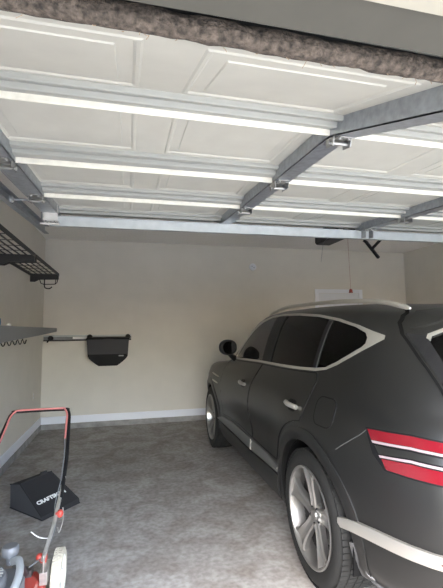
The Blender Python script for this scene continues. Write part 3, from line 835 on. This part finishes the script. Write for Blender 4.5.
for yy in (y0+.01, -.1, .95, y1-.03): MB().prism([(0, -.10), (x1-.01, -.03), (x1-.01, -.006), (0, -.006)], 1, yy, yy+.02).build('bracket', 'greymetal', e)
for i in range(5):
    y = -.72+i*.17; s = MB()
    s.tube(catmull([(x1-.012, y-.06, -.105), (x1, y-.06, -.135), (x1, y-.02, -.155), (x1, y+.02, -.148), (x1, y+.045, -.120)], 5), .0045, 8)
    tag(s.build('wire_hook', 'black', e), None)
# things on that shelf
j = empty('blue_jar', (-1.03, 3.47, 1.6045)); tag(j, 'round blue jar on the long grey shelf at the left edge of view', 'jar')
MB().lathe([(.035, 0), (.045, .008), (.048, .03), (.044, .06), (.030, .072), (.027, .082)], 28, 2).build('jar_body', 'blue', j)
MB().lathe([(.029, .080), (.029, .092), (.001, .094)], 24, 2).build('lid', 'white', j)
o = MB().lathe([(.001, 0), (.016, 0), (.020, .008), (.016, .024), (.001, .028)], 18, 2, (-1.0, 3.76, 1.603)).build('light_puck', 'white', None); tag(o, 'tiny round white puck lying on the long grey shelf beside the blue jar', 'puck')

# ------------------------------------------------------------------ rail and mesh bin on the back wall
ry = YB
e = empty('wall_rail', (-.62, ry, 1.455)); tag(e, 'grey tool rail screwed along the back wall holding a black mesh bin', 'rail')
MB().box(-.71, .68, -.022, -.001, .020, .046).build('rail_bar', 'galvlight', e, bevel=.003)
MB().box(-.71, .68, -.028, -.001, -.050, -.030).build('lower_lip', 'darkmetal', e, bevel=.003)
MB().box(-.71, .68, -.012, -.001, -.030, .020).build('rail_channel', 'greymetal', e)
MB().box(-.26, -.01, -.025, -.010, -.018, .018).build('label_plate', 'white', e)
for x in (-.60, ):
    m = MB(); m.lathe([(.001, -.06), (.030, -.06), (.040, -.045), (.040, -.012), (.001, -.012)], 20, 1, (x, 0, .0)); m.tube([(x-.02, -.03, -.02), (x-.05, -.03, -.07)], .012, 8)
    m.build('rail_knob', 'black', e)
b = empty('mesh_bin', (-.31, ry-.12, 1.455)); tag(b, 'black mesh bin with solid bottom hanging from the wall rail', 'bin')
MB().tube([(-.335, .09, -.010), (-.335, -.09, -.015), (.335, -.09, -.015), (.335, .09, -.010)], .018, 8, closed=True).build('top_rim', 'black', b)
m = MB()
for z0, z1, nm_, mt in ((-.02, -.27, 'mesh_side', 'bagmesh'), (-.27, -.46, 'bottom_pouch', 'black')):
    k = MB(); rows = 6; vs = []
    def halfw(z):
        if z > -.30: return .335-.02*(-z/.3)
        t = (-z-.30)/.16; return .315-.17*t**1.4
    for i in range(rows+1):
        z = z0+(z1-z0)*i/rows; w_ = halfw(z); d = .09-.04*max(0, (-z-.2)/.26)
        q = []
        for (sx, sy) in ((-1, 1), (1, 1), (1, -1), (-1, -1)): q.append((sx*w_, sy*d, z))
        ring = [q[0], q[1], (w_, 0, z), q[2], (w_*.5, -d*1.12, z), (0, -d*1.18, z), (-w_*.5, -d*1.12, z), q[3], (-w_, 0, z)]
        vs += ring
    n = 9; fs = [(i*n+j_, i*n+(j_+1) % n, (i+1)*n+(j_+1) % n, (i+1)*n+j_) for i in range(rows) for j_ in range(n)]
    fs.append(tuple(rows*n+j_ for j_ in range(n)))
    if nm_ == 'mesh_side': fs.pop()
    k.add(vs, fs); po = k.build(nm_, mt, b, ang=50)
MB().box(.17, .25, -.112, -.108, -.305, -.285).build('label_tab', 'greymetal', b)
for x in (-.30, .315):
    MB().lathe([(.001, -.05), (.034, -.05), (.044, -.03), (.044, .03), (.001, .03)], 20, 1, (x, .075, .012)).build('hanging_knob', 'black', b)

# ------------------------------------------------------------------ grass bag on the floor
g = empty('grass_bag', (-.75, 4.0, 0)); tag(g, 'black fabric grass catcher bag with white lettering lying on the concrete floor', 'bag')
def Q(x, y, z): return Vector((x+.75, y-4.0, z))
A0, B0, C0, D0 = Q(-1.0, 4.01, .004), Q(-.67, 3.67, .004), Q(-.41, 3.96, .004), Q(-.74, 4.30, .004)
A1_, R1_, R2_, D1 = Q(-1.01, 4.03, .195), Q(-.905, 3.925, .225), Q(-.69, 4.17, .235), Q(-.78, 4.27, .20)
B1, C1 = Q(-.675, 3.675, .03), Q(-.415, 3.955, .045)
def quadgrid(P00, P10, P11, P01, nu=12, nv=12, bulge=.0, wr=0.0, seed=1):
    nrm = (P10-P00).cross(P01-P00).normalized(); rr = random.Random(seed); ph = [rr.uniform(0, 6) for _ in range(6)]
    vs = []
    for i in range(nv+1):
        for j_ in range(nu+1):
            u, v = j_/nu, i/nv
            p = (P00*(1-u)+P10*u)*(1-v)+(P01*(1-u)+P11*u)*v
            k = math.sin(PI*u)*math.sin(PI*v)
            p = p+nrm*(bulge*k+wr*k*(math.sin(7*u+ph[0]+3*v)+math.sin(11*v+ph[1]-4*u)*.6))
            vs.append(p)
    fs = [(i*(nu+1)+j_, i*(nu+1)+j_+1, (i+1)*(nu+1)+j_+1, (i+1)*(nu+1)+j_) for i in range(nv) for j_ in range(nu)]
    return vs, fs
m = MB(); top = quadgrid(B1, C1, R2_, R1_, 14, 14, -.010, .003, 2)
m.add(*top); m.add(*quadgrid(R1_, R2_, D1, A1_, 10, 4, .004, 0)); m.add(*quadgrid(B0, C0, C1, B1, 10, 2)); m.add(*quadgrid(C0, D0, D1, R2_, 8, 8, .0)); m.add([C0, R2_, C1], [(0, 1, 2)])
m.add(*quadgrid(D0, A0, A1_, D1, 8, 8, .01)); m.add([A0, B0, C0, D0], [(3, 2, 1, 0)])
m.build('bag_cover', 'bagcloth', g, ang=50)
m = MB(); m.add(*quadgrid(A0, B0, B1, A1_, 12, 8, .0, 0)); m.add([B1, R1_, A1_], [(0, 1, 2)])
m.build('mesh_side', 'bagmesh', g, ang=50)
MB().tube([A1_, R1_, B1], .006, 6).tube([R1_, R2_], .006, 6).tube([A0, B0, C0], .006, 6).build('piping', 'bagcloth', g)
hd = MB().prism([(0, 0), (.09, 0), (.08, .028), (.02, .03)], 1, -.006, .006)
hd.v = [Matrix.Rotation(math.atan2(.245, .215), 3, 'Z') @ v + (R1_*.42+R2_*.58) for v in hd.v]; hd.build('handle_flap', 'bagcloth', g)
def text_mesh(s, size, extrude=.0015):
    cu = bpy.data.curves.new('txt', 'FONT'); cu.body = s; cu.size = size; cu.align_x = 'CENTER'; cu.align_y = 'CENTER'; cu.extrude = extrude; cu.offset = size*.035
    o = bpy.data.objects.new('txt', cu); COL.objects.link(o)
    dg = bpy.context.evaluated_depsgraph_get(); me = bpy.data.meshes.new_from_object(o.evaluated_get(dg)); bpy.data.objects.remove(o, do_unlink=True)
    return me
ux = (C1-B1).normalized(); nz = ux.cross(R1_-B1).normalized(); vx = nz.cross(ux)
me = text_mesh('CRAFTSMAN', .050)
cen = (B1+C1)*.33+(R1_+R2_)*.17+nz*.002-ux*.01
Mt = Matrix(((ux.x, vx.x, nz.x, cen.x), (ux.y, vx.y, nz.y, cen.y), (ux.z, vx.z, nz.z, cen.z), (0, 0, 0, 1)))
me.transform(Mt); lo = link('lettering', me, 'white', g, smooth=False)

# ------------------------------------------------------------------ lawn mower
mw = empty('lawn_mower', (-.64, 2.35, 0)); tag(mw, 'red push lawn mower with black folding handle and tan ribbed wheel', 'lawn mower')
def LM(mb): mb.v = [v-Vector((-.64, 2.35, 0)) for v in mb.v]; return mb
xc = -.64
out = [(xc-.20, 1.98), (xc-.13, 1.88), (xc+.13, 1.88), (xc+.20, 1.98), (xc+.225, 2.2), (xc+.215, 2.48), (xc+.15, 2.60), (xc-.15, 2.60), (xc-.215, 2.48), (xc-.225, 2.2)]
LM(MB().prism(out, 2, .075, .185).prism([(x*.86+xc*.14, y*.86+2.24*.14) for x, y in out], 2, .185, .215)).build('deck', 'red', mw, bevel=.012)
for sx in (-1, 1):
    for yy, r in ((2.60, .14), (1.95, .10)):
        x = xc+sx*.263; t = MB()
        t.lathe([(r-.035, .026), (r-.012, .028), (r-.004, .022), (r-.002, 0), (r-.004, -.022), (r-.012, -.028), (r-.035, -.026)], 56, 0, (x, yy, r), close=True)
        nb = 44
        for k in range(nb):
            for sd in (0, 1):
                a0 = 2*PI*(k+.5*sd)/nb; da = .055
                vs = []
                for rr in (r-.008, r+.0005):
                    for (h, aa) in ((.001, a0-.028), (.001, a0+.028), (.024, a0-.028+.06), (.024, a0+.028+.06)):
                        vs.append((x+(h if sd else -h), yy+math.cos(aa)*rr, r+math.sin(aa)*rr))
                t.add(vs, [(0, 1, 3, 2), (4, 5, 7, 6), (0, 1, 5, 4), (2, 3, 7, 6), (0, 2, 6, 4), (1, 3, 7, 5)])
        w_ = LM(t).build('wheel', 'mowertyre', mw, ang=30)
        LM(MB().lathe([(.001, .020), (.03, .024), (.035, .014), (r-.05, .010), (r-.034, .024), (r-.034, -.024), (r-.05, -.01), (.001, -.012)], 40, 0, (x, yy, r))).build('wheel_hub', 'mowerhub', w_)
        LM(MB().box(*sorted((x-sx*.028, x-sx*.045)), yy-.03, yy+.03, r-.03, r+.03)).build('axle_plate', 'steel', mw)
en = LM(MB().prism([(xc-.12, 2.14), (xc+.12, 2.14), (xc+.14, 2.34), (xc+.07, 2.44), (xc-.10, 2.44), (xc-.14, 2.34)], 2, .215, .30)).build('engine_block', 'enginegrey', mw, bevel=.008)
m = MB().lathe([(.12, .30), (.125, .335), (.115, .355), (.07, .368), (.03, .372), (.001, .372)], 40, 2, (xc-.055, 2.27, 0))
LM(m).build('recoil_housing', 'enginegrey', en)
m = MB()
for k in range(26):
    a_ = 2*PI*k/26; m.box(-.003, .003, .035, .105, .366, .378)
    for i in range(len(m.v)-8, len(m.v)):
        v = Matrix.Rotation(a_, 3, 'Z') @ m.v[i]; m.v[i] = Vector((v.x+xc-.055, v.y+2.27, v.z-.006-(Vector((v.x, v.y)).length-.035)*.12))
LM(m).build('cooling_fins', 'alu', en, smooth=False)
LM(MB().tube(catmull([(xc+.11, 2.15, .30), (xc+.125, 2.27, .345), (xc+.10, 2.37, .365), (xc+.06, 2.42, .34)], 6), [.019]*19, 10)).build('engine_shroud', 'galvlight', en)
LM(MB().lathe([(.020, .33), (.024, .375), (.048, .380), (.050, .392), (.050, .415), (.043, .424), (.001, .426)], 28, 2, (0, 0, 0)).xf(Matrix.Translation(Vector((-.600, 2.44, -.012))) @ Matrix.Diagonal((.85, .85, 1, 1)))).build('fuel_cap', 'enginegrey', en)
LM(MB().tube([(-.57, 2.40, .33), (-.53, 2.44, .29), (-.52, 2.47, .24)], .012, 8).box(-.545, -.50, 2.48, 2.53, .215, .25)).build('throttle_link', 'steel', en)
for sx in (-1, 1):
    x = xc+sx*.207
    LM(MB().box(x-.020, x+.020, 2.44, 2.58, .185, .25).box(x-.004, x+.004, 2.44, 2.53, .25, .34)).build('handle_bracket', 'alu', mw, bevel=.002)
def hp(x, y): return (x, y, .96-(3.35-y)*.725)
lowr = [(xc+sx*0, 0, 0) for sx in ()]
for sx in (-1, 1):
    mir = lambda x: x if sx > 0 else 2*xc-x
    LM(MB().tube([hp(mir(-.440), 2.45), hp(mir(-.412), 2.60), hp(mir(-.393), 2.86)], .011, 10)).build('lower_handle', 'alu', mw)
    LM(MB().tube([(mir(-.425), 2.49, .30), (mir(-.455), 2.49, .30)], .022, 12).ball((mir(-.462), 2.49, .31), .020)).build('handle_knob', 'red', mw)
    LM(MB().ball((mir(-.385), 2.655, .462), .021, (.9, 1, 1.1)).tube([(mir(-.41), 2.655, .46), (mir(-.37), 2.655, .46)], .011, 8)).build('wing_knob', 'red', mw)
up = [hp(-.394, 2.74), hp(-.398, 2.96), hp(-.410, 3.1), hp(-.424, 3.24), hp(-.432, 3.30), hp(-.448, 3.332), hp(-.478, 3.342)]
up2 = [(2*xc-p[0], p[1], p[2]) for p in up[::-1]]
LM(MB().tube(catmull(up+up2, 4), .0125, 10)).build('upper_handle', 'black', mw)
bl = [hp(-.418, 3.10), hp(-.426, 3.20), hp(-.432, 3.28), hp(-.455, 3.325), hp(-.49, 3.335)]; bl = [(p[0]-.010, p[1]-.008, p[2]+.016) for p in bl]
bl2 = [(2*xc-p[0], p[1], p[2]) for p in bl[::-1]]
LM(MB().tube(catmull(bl+bl2, 5), .007, 8)).build('bail_bar', 'pink', mw)
LM(MB().tube(catmull([(-.432, 3.12, .82), (-.418, 3.0, .72), (-.412, 2.85, .60), (-.425, 2.72, .49), (-.405, 2.62, .40), (-.44, 2.5, .32), (-.50, 2.42, .30)], 8), .0035, 6)).build('cable', 'greymetal', mw)
LM(MB().tube(catmull([(-.372, 2.67, .49), (-.365, 2.64, .43), (-.38, 2.60, .38), (-.392, 2.62, .40)], 6), .003, 6)).build('wire_clip', 'alu', mw)
LM(MB().tube(catmull([(-.415, 2.60, .375), (-.44, 2.60, .355), (-.49, 2.60, .365), (-.535, 2.61, .395)], 6), .0032, 6)).build('cable_tie', 'white', mw)

build_car()

# ------------------------------------------------------------------ daylight
wd = bpy.data.worlds.new('world'); SC.world = wd; wd.use_nodes = True; nt = wd.node_tree
bg = nt.nodes['Background']; sky = nt.nodes.new('ShaderNodeTexSky'); sky.sky_type = 'NISHITA'
sky.sun_disc = False; sky.sun_elevation = math.radians(50); sky.sun_rotation = math.radians(200); sky.air_density = 1.0; sky.dust_density = 2.5; sky.ozone_density = 1.0
nt.links.new(sky.outputs['Color'], bg.inputs['Color']); bg.inputs['Strength'].default_value = 1.15
sd = bpy.data.lights.new('sun', 'SUN'); sd.energy = 1.7; sd.angle = math.radians(.6); sd.color = (1, .93, .82)
so = bpy.data.objects.new('sun', sd); COL.objects.link(so)
dirv = Vector((-.50, -.07, -.86))
so.rotation_euler = dirv.to_track_quat('-Z', 'Y').to_euler()
SC.view_settings.view_transform = 'Standard'; SC.view_settings.look = 'None'; SC.view_settings.gamma = 1; SC.view_settings.use_curve_mapping = False
SC.view_settings.exposure = 1.3
# ------------------------------------------------------------------ camera
def camera():
    f, yaw, pitch, roll = 395.13, .2332, .0921, .0111
    fw = Vector((math.sin(yaw)*math.cos(pitch), math.cos(yaw)*math.cos(pitch), math.sin(pitch)))
    r = Vector((math.cos(yaw), -math.sin(yaw), 0)); u = r.cross(fw)
    c, s = math.cos(roll), math.sin(roll)
    r2 = r*c-u*s; u2 = r*s+u*c
    cd = bpy.data.cameras.new('camera'); cd.sensor_fit = 'HORIZONTAL'; cd.sensor_width = 36; cd.lens = 36*f/443
    cd.clip_start = .02; cd.clip_end = 200
    o = bpy.data.objects.new('camera', cd); COL.objects.link(o)
    o.matrix_world = Matrix(((r2.x, u2.x, -fw.x, 0), (r2.y, u2.y, -fw.y, 0), (r2.z, u2.z, -fw.z, 1.55), (0, 0, 0, 1)))
    SC.camera = o
camera()
